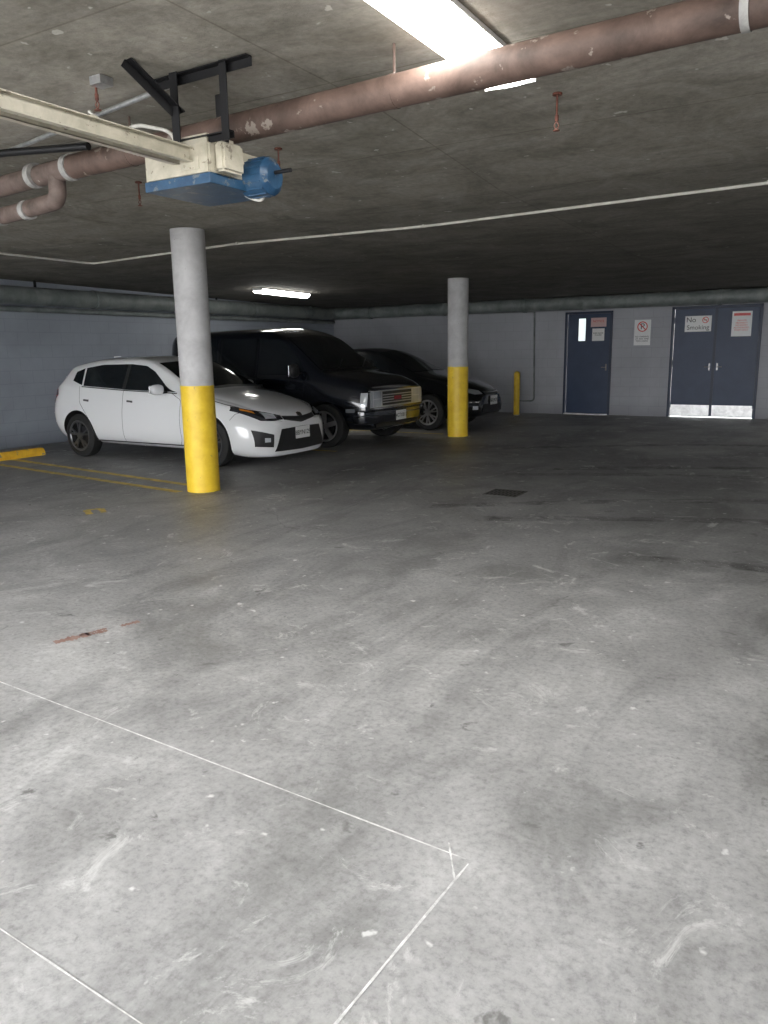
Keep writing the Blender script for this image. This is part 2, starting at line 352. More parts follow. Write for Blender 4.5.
s=group("wall_duct",(-11.2,12,2.38))
zc=2.38;r=.14
tube("duct_run",[(-11.22,-1.0,zc),(-11.22,16.76,zc),(6.8,16.76,2.36)],r,M['duct'],s,bend=.3,res=16)
bm=bmesh.new()
for y in (3,5.1,7.2,9.3,11.4,13.5,15.6): bm_cyl(bm,(-11.22,y,zc),(-11.22,y+.07,zc),r+.016,seg=32)
for x in (-10.2,-8.2,-6.2,-4.9,-2.2,-.2,2): 
    z=zc-.02*(x+11.2)/18; bm_cyl(bm,(x,16.76,z),(x+.07,16.76,z),r+.016,seg=32)
from_bm("joint_collars",bm,M['duct'],s,True)
bm=bmesh.new()
for y in (4,8.2,12.4): bm_box(bm,(-11.22,y,(zc+cz(y))/2),(.03,.03,cz(y)-zc))
from_bm("hangers",bm,M['blackm'],s)
tube("lower_pipe",[(-11.33,-1,2.18),(-11.33,16.85,2.18)],.045,M['duct'],s)

s=group("drain_pipe",(-2,3.45,2.6))
def pl(x): return (x, 3.44-.055*(x+2.9), 2.6)
tube("main_run",[pl(-4.35),pl(2.6)],.072,M['pipe'],s,res=16)
tube("end_run",[(-6.9,3.78,2.58),(-4.35,3.52,2.6)],.066,M['pipe2'],s,res=16)
bm=bmesh.new()
def band(x,w=.05,r=.08):
    a=Vector(pl(x));b=Vector(pl(x+w)); bm_cyl(bm,a,b,r,seg=32)
band(-.42,.03,.076); band(-4.36,.05,.080); band(-4.75,.05,.078); band(-5.6,.05,.078)
from_bm("coupling_bands",bm,M['band'],s,True)
tube("branch_elbow",[(-4.5,3.53,2.58),(-4.5,3.53,2.42),(-5.2,3.60,2.40)],.055,M['pipe2'],s,bend=.12,res=14)
tube("branch_run",[(-5.2,3.60,2.40),(-7.5,3.8,2.42)],.04,M['pipe2'],s)
bm=bmesh.new(); bm_cyl(bm,(-4.85,3.565,2.405),(-4.90,3.57,2.405),.064,seg=24); bm_cyl(bm,(-5.2,3.60,2.40),(-5.25,3.605,2.40),.060,seg=24)
from_bm("branch_bands",bm,M['band'],s,True)
bm=bmesh.new()
for x in (-3.75,-1.9,.4,-5.9):
    p=Vector(pl(x)); bm_cyl(bm,(p.x,p.y,p.z+.06),(p.x,p.y,cz(p.y)),.007,seg=8); bm_cyl(bm,(p.x-.012,p.y,p.z),(p.x+.012,p.y,p.z),.0745,seg=28)
from_bm("hanger_rods",bm,M['pipe'],s,True)

def sprinkler(x,y,drop):
    h=cz(y)-.001; s=group("sprinkler_head",(x,y,h)); 
    bm=bmesh.new(); bm_cyl(bm,(x,y,h),(x,y,h-.010),.026,seg=20); bm_cyl(bm,(x,y,h),(x,y,h-drop),.006,seg=10)
    bm_cyl(bm,(x,y,h-drop),(x,y,h-drop-.03),.010,seg=12)
    for d in(-1,1): bm_cyl(bm,(x,y,h-drop-.03),(x+.014*d,y,h-drop-.05),.003,seg=6); bm_cyl(bm,(x+.014*d,y,h-drop-.05),(x,y,h-drop-.075),.003,seg=6)
    bm_cyl(bm,(x,y,h-drop-.075),(x,y,h-drop-.079),.018,seg=16)
    from_bm("pendent",bm,M['rust'],s,True)
for a in [(-1.46,4.40,.11),(-3.40,4.45,.08),(-4.9,4.6,.10),(-3.45,3.0,.05)]: sprinkler(*a)

s=group("ceiling_conduit",(-4,7.0,2.62))
zz=lambda y:cz(y)-.016
cpts=[(-8.75,-1.0),(-8.70,3.9),(-8.70,6.0),(-8.62,7.2),(-5.9,6.92),(-3.66,7.08),(-.6,6.82),(3.5,6.7)]
tube("run",[(x,y,zz(y)) for x,y in cpts],.013,M['white'],s,bend=.12)
bm=bmesh.new()
for x,y in cpts[3:7]: bm_box(bm,(x,y,zz(y)+.003),(.02,.05,.026))
from_bm("straps",bm,M['white'],s)

def fixture(xc,ya,yb,w=.24,dep=.035):
    yc=(ya+yb)/2; h=cz(yc)-.002; s=group("fluorescent_light_fixture",(xc,yc,h))
    sl_=(cz(yb)-cz(ya))/(yb-ya); tilt=Matrix.Rotation(math.atan(sl_),4,'X')
    box("housing",(xc,yc,h-.012),(w,yb-ya,.024),M['lampb'],s,rot=tilt,bev=.004)
    bm=bmesh.new(); n=10; ra=[];rb=[]
    for k in range(n+1):
        t=math.pi*k/n; x=-math.cos(t)*(w/2-.006); z=-.022-math.sin(t)**.6*dep if 0<k<n else -.022
        for lst,y in ((ra,-(yb-ya)/2+.01),(rb,(yb-ya)/2-.01)): lst.append(bm.verts.new((x,y,z)))
    for k in range(n): bm.faces.new((ra[k],ra[k+1],rb[k+1],rb[k]))
    bm.faces.new(ra[::-1]); bm.faces.new(rb)
    bmesh.ops.recalc_face_normals(bm,faces=bm.faces[:])
    bmesh.ops.transform(bm,matrix=Matrix.Translation((xc,yc,h))@tilt,verts=bm.verts[:])
    from_bm("lens",bm,M['tube'],s,True)
    bm=bmesh.new()
    for y in (ya+.005,yb-.005): bm_box(bm,(xc,y,cz(y)-.03),(w*.98,.01,.05))
    from_bm("end_caps",bm,M['lampb'],s)
fixture(-1.60,1.60,4.07,.28); fixture(-9.15,11.2,12.65,.24,.07); fixture(2.6,9.5,11.6); fixture(2.2,13.6,15.8)  # last two fixtures are unseen, added to brighten the back of the garage

# ------------------------------------------------------------ garage door opener
s=group("garage_door_opener",(-3.0,3.3,2.4))
bx0,bx1,by0,by1,bz0,bz1=-3.25,-2.80,3.10,3.58,2.275,2.455
bm=bmesh.new(); bm_box(bm,((bx0+bx1)/2,(by0+by1)/2,(bz0+bz1)/2+.015),(bx1-bx0,by1-by0,bz1-bz0-.03))
bmesh.ops.bevel(bm,geom=bm.edges[:],offset=.01,segments=2,affect='EDGES')
bm_box(bm,((bx0+bx1)/2+.1,by0+.12,bz1+.02),(.2,.2,.05)); bm_box(bm,((bx0+bx1)/2+.1,by0-.003,bz0+.09),(.12,.008,.06))
from_bm("housing",bm,M['cream'],s)
box("blue_base_cover",((bx0+bx1)/2,(by0+by1)/2,bz0+.012),(bx1-bx0+.006,by1-by0+.006,.05),M['blue'],s,bev=.004)
bm=bmesh.new(); bm_cyl(bm,(bx1-.03,3.44,2.335),(bx1+.12,3.44,2.335),.095,seg=32); bm_cyl(bm,(bx1+.12,3.44,2.335),(bx1+.145,3.44,2.335),.095,.065,seg=32)
for k in range(16):
    a=k*math.pi/8; bm_box(bm,(bx1+.05,3.44+.096*math.cos(a),2.335+.096*math.sin(a)),(.12,.006,.006))
from_bm("motor",bm,M['blue'],s,True)
cyl("drive_shaft",(bx1+.14,3.44,2.35),(bx1+.25,3.44,2.35),.010,M['blackm'],s)
bm=bmesh.new(); bm_box(bm,(bx1+.03,3.22,2.39),(.06,.16,.14)); bmesh.ops.bevel(bm,geom=bm.edges[:],offset=.012,segments=2,affect='EDGES')
from_bm("sprocket_cover",bm,M['cream'],s,True)
rx=-2.965
for dx,n in ((-.035,"rail_left"),(.035,"rail_right")):
    bm=bmesh.new(); k=.014 if dx>0 else -.014
    bm_box(bm,(rx+dx,.8,2.405),(.006,4.8,.07)); bm_box(bm,(rx+dx+k,.8,2.439),(.034,4.8,.005)); bm_box(bm,(rx+dx+k,.8,2.372),(.034,4.8,.005))
    from_bm(n,bm,M['cream'],s)
bm=bmesh.new()
for y in (.2,1.4,2.5): bm_box(bm,(rx,y,2.445),(.13,.04,.006))
from_bm("rail_spacers",bm,M['cream'],s)
box("trolley",(rx,1.0,2.39),(.05,.16,.05),M['blackm'],s)
bm=bmesh.new()
hp=cz(3.1)-.003
def angle_iron(a,b,w=.04):
    a=Vector(a);b=Vector(b);d=b-a; q=d.to_track_quat('Z','Y').to_matrix().to_4x4()
    for off,sz in (((0,w/2,0),(w,.005,d.length)),((w/2,0,0),(.005,w,d.length))):
        bm_box(bm,(a+b)/2,sz,q@Matrix.Translation(off) )
angle_iron((-3.0,3.12,2.44),(-3.0,3.12,hp),.05); angle_iron((-2.68,3.12,2.44),(-2.68,3.12,hp),.045); angle_iron((-3.02,3.46,2.44),(-3.02,3.46,hp-.01),.035)
angle_iron((-3.22,3.12,hp-.03),(-2.52,3.10,hp-.03)); angle_iron((-3.05,2.84,hp-.01),(-2.99,3.12,2.60),.045); angle_iron((-3.0,3.12,2.47),(-2.66,3.12,2.47),.03)
from_bm("hanging_brackets",bm,M['blackm'],s)
tube("whip_cable",[(-2.90,3.45,2.28),(-2.86,3.5,2.25),(-2.80,3.5,2.235),(-2.74,3.46,2.26)],.009,M['white'],s)
s=group("flexible_conduit",(-3.6,3.3,2.7))
tube("supply_cable",[(-3.2,3.3,2.45),(-3.22,3.3,2.60),(-3.45,3.25,2.66),(-3.55,3.2,2.60),(-3.75,3.2,2.76)],.010,M['white'],s,bend=.1)
tube("supply_conduit",[(-3.05,3.15,hp-.03),(-4.6,3.4,hp-.05),(-6.5,3.7,hp-.05)],.014,M['zinc'],s)
tube("second_conduit",[(-3.2,3.95,cz(3.9)-.02),(-5.2,4.05,cz(4.0)-.02)],.010,M['zinc'],s)
box("ceiling_box",(-3.35,2.95,hp-.02),(.08,.08,.04),M['zinc'],s)
s=group("electrical_pipe",(-5,3.0,2.65))
tube("pipe_a",[(-3.9,3.30,2.62),(-4.6,3.22,2.66),(-7.5,3.3,2.66)],.022,M['blackm'],s)

# ------------------------------------------------------------ floor details
def strips(name,segs,m_,z=.0015,jit=.25,curve=False):
    bm=bmesh.new()
    for (ax,ay),(bx,by),w in segs:
        d=Vector((bx-ax,by-ay,0)).normalized(); n=Vector((-d.y,d.x,0))*w/2; k=24; prev=None
        sag=(Vector((bx-ax,by-ay,0)).length*.12) if curve else 0
        for i in range(k+1):
            t=i/k; p=Vector((ax+(bx-ax)*t,ay+(by-ay)*t,z))+n.normalized()*sag*math.sin(math.pi*t); ww=n*(1+random.uniform(-jit,jit))
            cur=(bm.verts.new(p+ww),bm.verts.new(p-ww))
            if prev: bm.faces.new((prev[0],prev[1],cur[1],cur[0]))
            prev=cur
    bmesh.ops.recalc_face_normals(bm,faces=bm.faces[:])
    for f in bm.faces:
        if f.normal.z<0: f.normal_flip()
    return from_bm(name,bm,m_)
strips("floor_joint_lines",[((-5.2,2.0),(-.80,1.785),.006),((-.785,1.77),(-.86,.3),.006),((-2.6,1.0),(-1.0,.93),.004),((-.875,1.83),(-.79,1.69),.005)],M['chalk'],jit=.4)
strips("parking_line",[((-10.6,6.42),(-5.95,5.83),.10),((-10.6,6.80),(-6.15,6.20),.10),((-10.8,9.35),(-6.3,9.35),.09),((-10.8,12.1),(-5.9,12.1),.09)],M['yline'],jit=.08)
strips("stencil_mark",[((-6.05,4.72),(-5.85,4.60),.06),((-5.98,4.83),(-5.80,4.72),.06),((-6.05,4.72),(-5.98,4.83),.06)],M['yline'])
strips("paint_stain",[((-3.33,2.33),(-3.27,2.50),.05),((-3.27,2.48),(-3.23,2.58),.03),((-3.22,2.66),(-3.19,2.76),.035),((-3.30,2.46),(-3.26,2.60),.02)],M['stain'],jit=.7)
strips("tyre_marks",[((-3.2,6.3),(3.5,8.0),.20),((-2.6,6.0),(3.8,6.6),.20),((-2.9,9.0),(3.6,9.9),.22),((-1.2,5.3),(3,4.3),.18),((-4.2,10.6),(2.6,12.4),.22),((-3.4,8.3),(2.6,8.8),.2)],M['scuff'],z=.0012,jit=.15,curve=True)
def wheel_stop(x,ya,yb):
    bm=bmesh.new(); pr=[(-.09,0),(-.08,.07),(-.05,.11),(.05,.11),(.08,.07),(.09,0)]
    A=[bm.verts.new((x+p[0],ya,p[1])) for p in pr]; B=[bm.verts.new((x+p[0],yb,p[1])) for p in pr]
    for i in range(len(pr)-1): bm.faces.new((A[i],A[i+1],B[i+1],B[i]))
    bm.faces.new(A[::-1]); bm.faces.new(B); bm.faces.new((A[0],B[0],B[-1],A[-1]))
    bmesh.ops.recalc_face_normals(bm,faces=bm.faces[:]); bmesh.ops.bevel(bm,geom=bm.edges[:],offset=.01,segments=2,affect='EDGES')
    from_bm("wheel_stop",bm,M['yel'])
wheel_stop(-10.2,5.3,7.28)
s=group("floor_drain",(-2.83,7.23,0))
bm=bmesh.new(); q=.165
for c,sz in [((-q,0),(.02,2*q+.02)),((q,0),(.02,2*q+.02)),((0,-q),(2*q,.02)),((0,q),(2*q,.02))]: bm_box(bm,(-2.83+c[0],7.23+c[1],.001),(sz[0],sz[1],.008))
for i in range(7): bm_box(bm,(-2.83-q+.041*(i+1),7.23,.001),(.022,2*q,.007))
for i in range(2): bm_box(bm,(-2.83,7.23-q+.11*(i+1),.001),(2*q,.02,.007))
from_bm("grate",bm,M['grate'],s); box("sump",(-2.83,7.23,-.001),(2*q,2*q,.004),M['pit'],s)

# ------------------------------------------------------------ vehicles
def pchip(keys):
    keys=sorted(keys); xs=[k[0] for k in keys]; ys=[k[1] for k in keys]; n=len(xs)
    if n==1: return lambda x: ys[0]
    d=[(ys[i+1]-ys[i])/(xs[i+1]-xs[i]) for i in range(n-1)]
    m_=[d[0]]+[0 if d[i-1]*d[i]<=0 else 2*d[i-1]*d[i]/(d[i-1]+d[i]) for i in range(1,n-1)]+[d[-1]]
    def f(x):
        if x<=xs[0]: return ys[0]
        if x>=xs[-1]: return ys[-1]
        i=max(j for j in range(n-1) if xs[j]<=x); h=xs[i+1]-xs[i]; t=(x-xs[i])/h
        return (2*t**3-3*t**2+1)*ys[i]+(t**3-2*t**2+t)*h*m_[i]+(-2*t**3+3*t**2)*ys[i+1]+(t**3-t**2)*h*m_[i+1]
    return f
def car_body(par,K,stations,paint,axles,rw):
    f={k:pchip(v) for k,v in K.items()}
    bm=bmesh.new(); rings=[]
    for x in stations:
        v={k:fn(x) for k,fn in f.items()}
        wr,zr,zt,wl,zl=v['wr'],v['zr'],v['zt'],v['wbelt'],v['zbelt']
        half=[(0,v['zb']),(v['wb']*.6,v['zb']),(v['wb'],v['zb']+.01),(v['ws'],v['zs']),((v['ws']+v['wm'])/2+.004,(v['zs']+v['zm'])/2),(v['wm'],v['zm']),(wl+.012,zl-.035),(wl,zl),
              (wl+(wr-wl)*.33,zl+(zr-zl)*.33),(wl+(wr-wl)*.66,zl+(zr-zl)*.66),(wr+.01,zr-.02),(wr-.05,zr+(zt-zr)*.35),(wr*.5,zr+(zt-zr)*.82),(0,zt)]
        n=len(half); ringv=[bm.verts.new((x,y,z)) for y,z in half]+[bm.verts.new((x,-y,z)) for y,z in half[-2:0:-1]]
        rings.append(ringv)
    m_=len(rings[0])
    for a,b in zip(rings,rings[1:]):
        for k in range(m_): bm.faces.new((a[k],a[(k+1)%m_],b[(k+1)%m_],b[k]))
    for r in (rings[0],rings[-1]):
        for i in range(n-1):
            i2=(m_-i)%m_; j2=m_-i-1
            q=[r[i],r[i+1],r[j2],r[i2]]; q2=[]
            for x in q:
                if x not in q2: q2.append(x)
            if len(q2)>=3: bm.faces.new(q2)
    bmesh.ops.recalc_face_normals(bm,faces=bm.faces[:])
    o=from_bm("body_shell",bm,[paint,M['dark']],par)
    sub=o.modifiers.new("s",'SUBSURF'); sub.levels=2; sub.render_levels=2
    bpy.context.view_layer.update()
    dg=bpy.context.evaluated_depsgraph_get(); me=bpy.data.meshes.new_from_object(o.evaluated_get(dg))
    bvh=BVHTree.FromPolygons([v.co.copy() for v in me.vertices],[tuple(p.vertices) for p in me.polygons])
    o.modifiers.clear(); o.data=me
    hw=max(v.co.y for v in me.vertices)
    bm=bmesh.new()
    for ax in axles:
        for sd in (-1,1): bm_cyl(bm,(ax,sd*(hw-.30),rw+.01),(ax,sd*(hw+.3),rw+.01),rw+.045,seg=56,mi=1)
    c=from_bm("cut",bm,[paint,M['dark']],par)
    bo=o.modifiers.new("b",'BOOLEAN'); bo.object=c; bo.operation='DIFFERENCE'; bo.solver='EXACT'
    bpy.context.view_layer.update(); dg=bpy.context.evaluated_depsgraph_get()
    me2=bpy.data.meshes.new_from_object(o.evaluated_get(dg)); o.modifiers.clear(); o.data=me2; bpy.data.objects.remove(c)
    for p in me2.polygons: p.use_smooth=True
    me2.set_sharp_from_angle(angle=math.radians(32))
    return o,bvh,hw
def resample(pl,n):
    P=[Vector(p) for p in pl]; 
    if len(P)==1: return [P[0]]*n
    ln=[0]
    for a,b in zip(P,P[1:]): ln.append(ln[-1]+(b-a).length)
    out=[]
    for i in range(n):
        t=ln[-1]*i/(n-1); j=0
        while j<len(ln)-2 and ln[j+1]<t: j+=1
        s_=(t-ln[j])/max(1e-9,ln[j+1]-ln[j]); out.append(P[j].lerp(P[j+1],min(1,s_)))
    return out
def patch(par,bvh,name,top,bot,mode,m_,off=.005,n=22,rows=9,mir=False):
    T=resample(top,n);B=resample(bot,n); bm=bmesh.new()
    modes=[mode]
    if mir: modes=['L','R'] if mode in 'LR' else [mode,mode+'m']
    for md in modes:
        grid=[]
        for j in range(rows):
            row=[]
            for i in range(n):
                p=T[i].lerp(B[i],j/(rows-1))
                if md=='L': o,d=Vector((p[0],3,p[1])),Vector((0,-1,0))
                elif md=='R': o,d=Vector((p[0],-3,p[1])),Vector((0,1,0))
                elif md=='F': o,d=Vector((4,p[0],p[1])),Vector((-1,0,0))
                elif md=='Fm': o,d=Vector((4,-p[0],p[1])),Vector((-1,0,0))
                elif md=='B': o,d=Vector((-8,p[0],p[1])),Vector((1,0,0))
                elif md=='Bm': o,d=Vector((-8,-p[0],p[1])),Vector((1,0,0))
                h=bvh.ray_cast(o,d)
                if h[0] is None: h=bvh.find_nearest(o+d*(-o.dot(d)) )
                nn=h[1]; 
                if nn.dot(d)>0: nn=-nn
                row.append(bm.verts.new(h[0]+nn*off))
            grid.append(row)
        for j in range(rows-1):
            for i in range(n-1):
                try: bm.faces.new((grid[j][i],grid[j][i+1],grid[j+1][i+1],grid[j+1][i]))
                except ValueError: pass
    bmesh.ops.remove_doubles(bm,verts=bm.verts[:],dist=.0004)
    bmesh.ops.recalc_face_normals(bm,faces=bm.faces[:])
    return from_bm(name,bm,m_,par,True,60)
def seam(par,bvh,name,pts,mode,m_,w=.008,mir=True):
    pts=[Vector(p) for p in pts]; A=[];B=[]
    for i,p in enumerate(pts):
        t=(pts[min(i+1,len(pts)-1)]-pts[max(i-1,0)]).normalized(); nn=Vector((-t.y,t.x))*w/2
        A.append(p+nn);B.append(p-nn)
    k=max(12,int(sum((b-a).length for a,b in zip(pts,pts[1:]))/.04))
    return patch(par,bvh,name,A,B,mode,m_,off=.003,n=k,rows=2,mir=mir)
def wheel(par,name,x,y,r,w,side,rim_m,spokes=5,style='Y',rr=None):
    rr=rr or r*.68; bm=bmesh.new(); s_=side
    prof=[(-w/2+.01,rr-.01),(-w/2,rr+.02),(-w/2+.004,r-.04),(-w/2+.022,r-.008),(-w/2+.05,r),(w/2-.05,r),(w/2-.022,r-.008),(w/2-.004,r-.04),(w/2,rr+.02),(w/2-.01,rr-.01)]
    lathe_y(bm,prof,56,0,(x,y,r))
    oy=w/2*s_
    lathe_y(bm,[(oy*.92,rr+.012),(oy*1.02,rr+.006),(oy*1.0,rr-.012),(oy*.90,rr-.022)],56,2,(x,y,r))
    lathe_y(bm,[(oy*.90,rr-.022),(oy*.35,rr-.03),(oy*.25,.05),(oy*.25,.001)],56,1,(x,y,r))
    lathe_y(bm,[(oy*.32,.001),(oy*.32,rr*.62),(oy*.28,rr*.62)],40,3,(x,y,r))
    for k in range(spokes):
        a=2*math.pi*k/spokes+.3
        if style=='Y':
            for da in (-.17,.17):
                p0=Vector((math.cos(a)*.04,0,math.sin(a)*.04)); p1=Vector((math.cos(a+da)*(rr-.012),0,math.sin(a+da)*(rr-.012)))
                c=(p0+p1)/2; d=p1-p0; q=Matrix.Rotation(-math.atan2(d.z,d.x),4,'Y')
                bm_box(bm,(x+c.x,y+oy*.86,r+c.z),(d.length,.022,.024),q,2)
        else:
            p1=Vector((math.cos(a)*(rr-.01),0,math.sin(a)*(rr-.01))); c=p1/2
            q=Matrix.Rotation(-a,4,'Y'); bm_box(bm,(x+c.x,y+oy*.88,r+c.z),(p1.length,.025,.075),q,2)
    lathe_y(bm,[(oy*.8,.062),(oy*.96,.052),(oy*1.0,.03),(oy*1.0,.001)],28,2,(x,y,r))
    bmesh.ops.recalc_face_normals(bm,faces=bm.faces[:])
    return from_bm(name,bm,[M['rubber'],M['dark'],rim_m,M['alloyd']],par,True,35)
def vehicle(name,origin,K,stations,paint,wbase,rw,rim,style='Y',spokes=5,tw=.2,inset=.015):
    par=group(name,(0,0,0))
    body,bvh,hw=car_body(par,K,stations,paint,(0,-wbase),rw)
    for n,x,sd in (("wheel_front_left",0,1),("wheel_front_right",0,-1),("wheel_rear_left",-wbase,1),("wheel_rear_right",-wbase,-1)):
        wheel(par,n,x,sd*(hw-tw/2-inset),rw,tw,sd,rim,spokes,style)
    return par,bvh,hw
def place(par,origin,scl=(1,1,1),remap=None):
    bpy.context.view_layer.update()
    for c in par.children:
        c.matrix_parent_inverse=Matrix.Identity(4)
        for v in c.data.vertices:
            x=v.co.x
            if remap: x=remap(x)
            v.co=Vector((x*scl[0],v.co.y*scl[1],v.co.z*scl[2]))
    par.location=origin
def mirror_pair(par,x,z,yy,paint,sz=(.10,.20,.13)):
    for sd,n in ((1,"mirror_left"),(-1,"mirror_right")):
        bm=bmesh.new(); bmesh.ops.create_icosphere(bm,subdivisions=3,radius=.5)
        for v in bm.verts:
            v.co=Vector((math.copysign(abs(v.co.x*2)**.7/2,v.co.x),math.copysign(abs(v.co.y*2)**.8/2,v.co.y),math.copysign(abs(v.co.z*2)**.75/2,v.co.z)))
            v.co=Vector((v.co.x*sz[0],v.co.y*sz[1],v.co.z*sz[2]))+Vector((x,sd*(yy+.10),z))
        from_bm(n,bm,paint,par,True); box(n+"_stalk",(x-.0,sd*(yy+.0),z-.04),(.05,.12,.03),M['trim'],par)
        box(n+"_glass",(x-sz[0]*.48,sd*(yy+.10),z),(.006,sz[1]*.8,sz[2]*.75),M['chrome'],par,bev=.002)
def plate(par,x,z,body,y=0,tilt=0):
    box("licence_plate",(x,y,z),(.012,.31,.155),M['signw'],par,bev=.003)
    cu=bpy.data.curves.new("t",'FONT'); cu.body=body; cu.size=.085; cu.align_x='CENTER'; cu.align_y='CENTER'; cu.extrude=.001
    o=bpy.data.objects.new("t",cu); COL.objects.link(o); bpy.context.view_layer.update()
    me=bpy.data.meshes.new_from_object(o.evaluated_get(bpy.context.evaluated_depsgraph_get())); bpy.data.objects.remove(o)
    me.transform(Matrix.Translation((x+.007,y,z-.005))@Matrix.Rotation(math.radians(90),4,'Z')@Matrix.Rotation(math.radians(90),4,'X'))
    me.materials.clear(); me.materials.append(M['signk']); link(bpy.data.objects.new("plate_text",me),par)

# --- white hatchback
K=dict(
 zb=[(-3.55,.42),(-3.48,.30),(-3.2,.22),(-2.6,.19),(0,.17),(.5,.12),(.78,.12),(.88,.15)],
 wb=[(-3.55,.55),(-3.4,.68),(-3.0,.76),(0,.80),(.5,.80),(.75,.68),(.88,.46)],
 zs=[(-3.55,.5),(-3.2,.44),(-2.6,.38),(0,.38),(.6,.32),(.88,.34)],
 ws=[(-3.55,.62),(-3.45,.76),(-3.2,.84),(-2.6,.875),(0,.875),(.35,.87),(.6,.83),(.78,.70),(.88,.48)],
 zm=[(-3.55,.68),(-3.2,.72),(-2,.68),(0,.66),(.6,.60),(.88,.50)],
 wm=[(-3.55,.62),(-3.45,.77),(-3.2,.85),(-2.6,.88),(-1.3,.87),(0,.88),(.35,.86),(.6,.80),(.78,.67),(.88,.46)],
 zbelt=[(-3.55,.80),(-3.42,.98),(-3.1,1.04),(-2.4,1.0),(-1.2,.94),(-.4,.90),(0,.85),(.4,.76),(.7,.66),(.88,.56)],
 wbelt=[(-3.55,.58),(-3.4,.70),(-3.0,.77),(-2.4,.80),(-1.2,.81),(-.4,.80),(0,.80),(.35,.78),(.6,.70),(.78,.58),(.88,.42)],
 zr=[(-3.55,.83),(-3.45,.98),(-3.2,1.16),(-3.02,1.27),(-2.9,1.31),(-2.2,1.39),(-1.6,1.395),(-1.25,1.36),(-1.0,1.27),(-.6,1.08),(-.35,.96),(0,.90),(.4,.81),(.7,.70),(.88,.58)],
 wr=[(-3.55,.5),(-3.4,.60),(-3.2,.60),(-2.9,.58),(-2.4,.60),(-1.5,.61),(-1.1,.63),(-.6,.68),(-.35,.71),(0,.68),(.4,.62),(.7,.52),(.88,.34)],
 zt=[(-3.55,.86),(-3.46,1.01),(-3.22,1.20),(-3.06,1.31),(-3.0,1.345),(-2.9,1.375),(-2.2,1.45),(-1.7,1.455),(-1.3,1.42),(-1.0,1.32),(-.6,1.13),(-.3,1.0),(0,.95),(.4,.86),(.7,.75),(.82,.68),(.88,.60)])
ST=[.88,.85,.78,.70,.6,.48,.35,.2,0,-.15,-.28,-.38,-.5,-.65,-.8,-.95,-1.1,-1.25,-1.4,-1.6,-1.85,-2.1,-2.35,-2.6,-2.75,-2.88,-2.96,-3.02,-3.08,-3.15,-3.25,-3.35,-3.43,-3.48,-3.52,-3.55]
car,bv,hw=vehicle("white_hatchback_car",None,K,ST,M['wpaint'],2.62,.315,M['alloyw'],'Y',5)
G=M['glass']
patch(car,bv,"side_glass_front",[(-.80,1.0),(-1.12,1.23),(-1.30,1.305),(-1.62,1.33)],[(-.64,.96),(-1.62,.985)],'R',G,mir=True)
patch(car,bv,"side_glass_rear",[(-1.68,1.33),(-2.2,1.325),(-2.58,1.28)],[(-1.68,.99),(-2.52,1.03)],'R',G,mir=True)
patch(car,bv,"quarter_glass",[(-2.62,1.275),(-2.80,1.225)],[(-2.56,1.04),(-2.80,1.10)],'R',G,mir=True)
patch(car,bv,"b_pillar_trim",[(-1.615,1.33),(-1.685,1.33)],[(-1.615,.985),(-1.685,.99)],'R',M['trim'],n=4,mir=True)
patch(car,bv,"windscreen",[(-.56,1.34),(0,1.37),(.56,1.34)],[(-.67,1.01),(0,1.03),(.67,1.01)],'F',M['glass2'],n=30,rows=14)
patch(car,bv,"cowl_trim",[(-.67,1.01),(0,1.03),(.67,1.01)],[(-.66,.985),(0,1.0),(.66,.985)],'F',M['trim'],n=30,rows=3)
patch(car,bv,"rear_glass",[(-.5,1.27),(.5,1.27)],[(-.58,1.02),(.58,1.02)],'B',G)
patch(car,bv,"headlamp",[(.35,.655),(.50,.70),(.66,.74),(.77,.785)],[(.35,.605),(.50,.595),(.66,.605),(.80,.735)],'F',M['lensd'],off=.008,mir=True)
patch(car,bv,"headlamp_projector",[(.44,.675),(.60,.705)],[(.44,.620),(.60,.625)],'F',M['lens'],off=.014,mir=True,n=10)
patch(car,bv,"headlamp_amber",[(.66,.722),(.74,.755)],[(.66,.69),(.75,.735)],'F',M['amber'],off=.013,mir=True,n=8)
patch(car,bv,"upper_grille",[(-.34,.65),(0,.625),(.34,.65)],[(-.34,.600),(0,.55),(.34,.600)],'F',M['trim'],off=.006)
patch(car,bv,"lower_grille",[(-.42,.49),(0,.50),(.42,.49)],[(-.54,.21),(0,.195),(.54,.21)],'F',M['trim'],off=.006)
patch(car,bv,"fog_lamp_housing",[(.55,.43),(.78,.50)],[(.56,.27),(.76,.29)],'F',M['trim'],off=.008,mir=True,n=10)
patch(car,bv,"fog_lamp",[(.60,.39),(.67,.395)],[(.60,.34),(.67,.34)],'F',M['lens'],off=.013,mir=True,n=5)
patch(car,bv,"badge",[(-.05,.665),(0,.675),(.05,.665)],[(-.05,.63),(0,.618),(.05,.63)],'F',M['chrome'],off=.014,n=7,rows=5)
patch(car,bv,"tail_lamp",[(-3.22,.98),(-3.36,.98),(-3.50,.93)],[(-3.16,.90),(-3.36,.80),(-3.50,.78)],'R',M['redl'],off=.006,mir=True)
GP=M['gap']
seam(car,bv,"door_seam_front",[(-.70,.94),(-.52,.86),(-.50,.35),(-.56,.27)],'R',GP,.007)
seam(car,bv,"door_seam_mid",[(-1.645,.98),(-1.64,.5),(-1.66,.27)],'R',GP,.007)
seam(car,bv,"door_seam_rear",[(-2.60,1.03),(-2.56,.80),(-2.36,.58),(-2.26,.27)],'R',GP,.007)
seam(car,bv,"sill_seam",[(-.42,.26),(-2.3,.26)],'R',M['trim'],.02)
seam(car,bv,"belt_moulding",[(-.62,.945),(-1.62,.975),(-2.56,1.02)],'R',M['trim'],.014)
seam(car,bv,"hood_seam",[(-.35,.90),(0,.86),(.40,.775),(.52,.73)],'R',GP,.006)
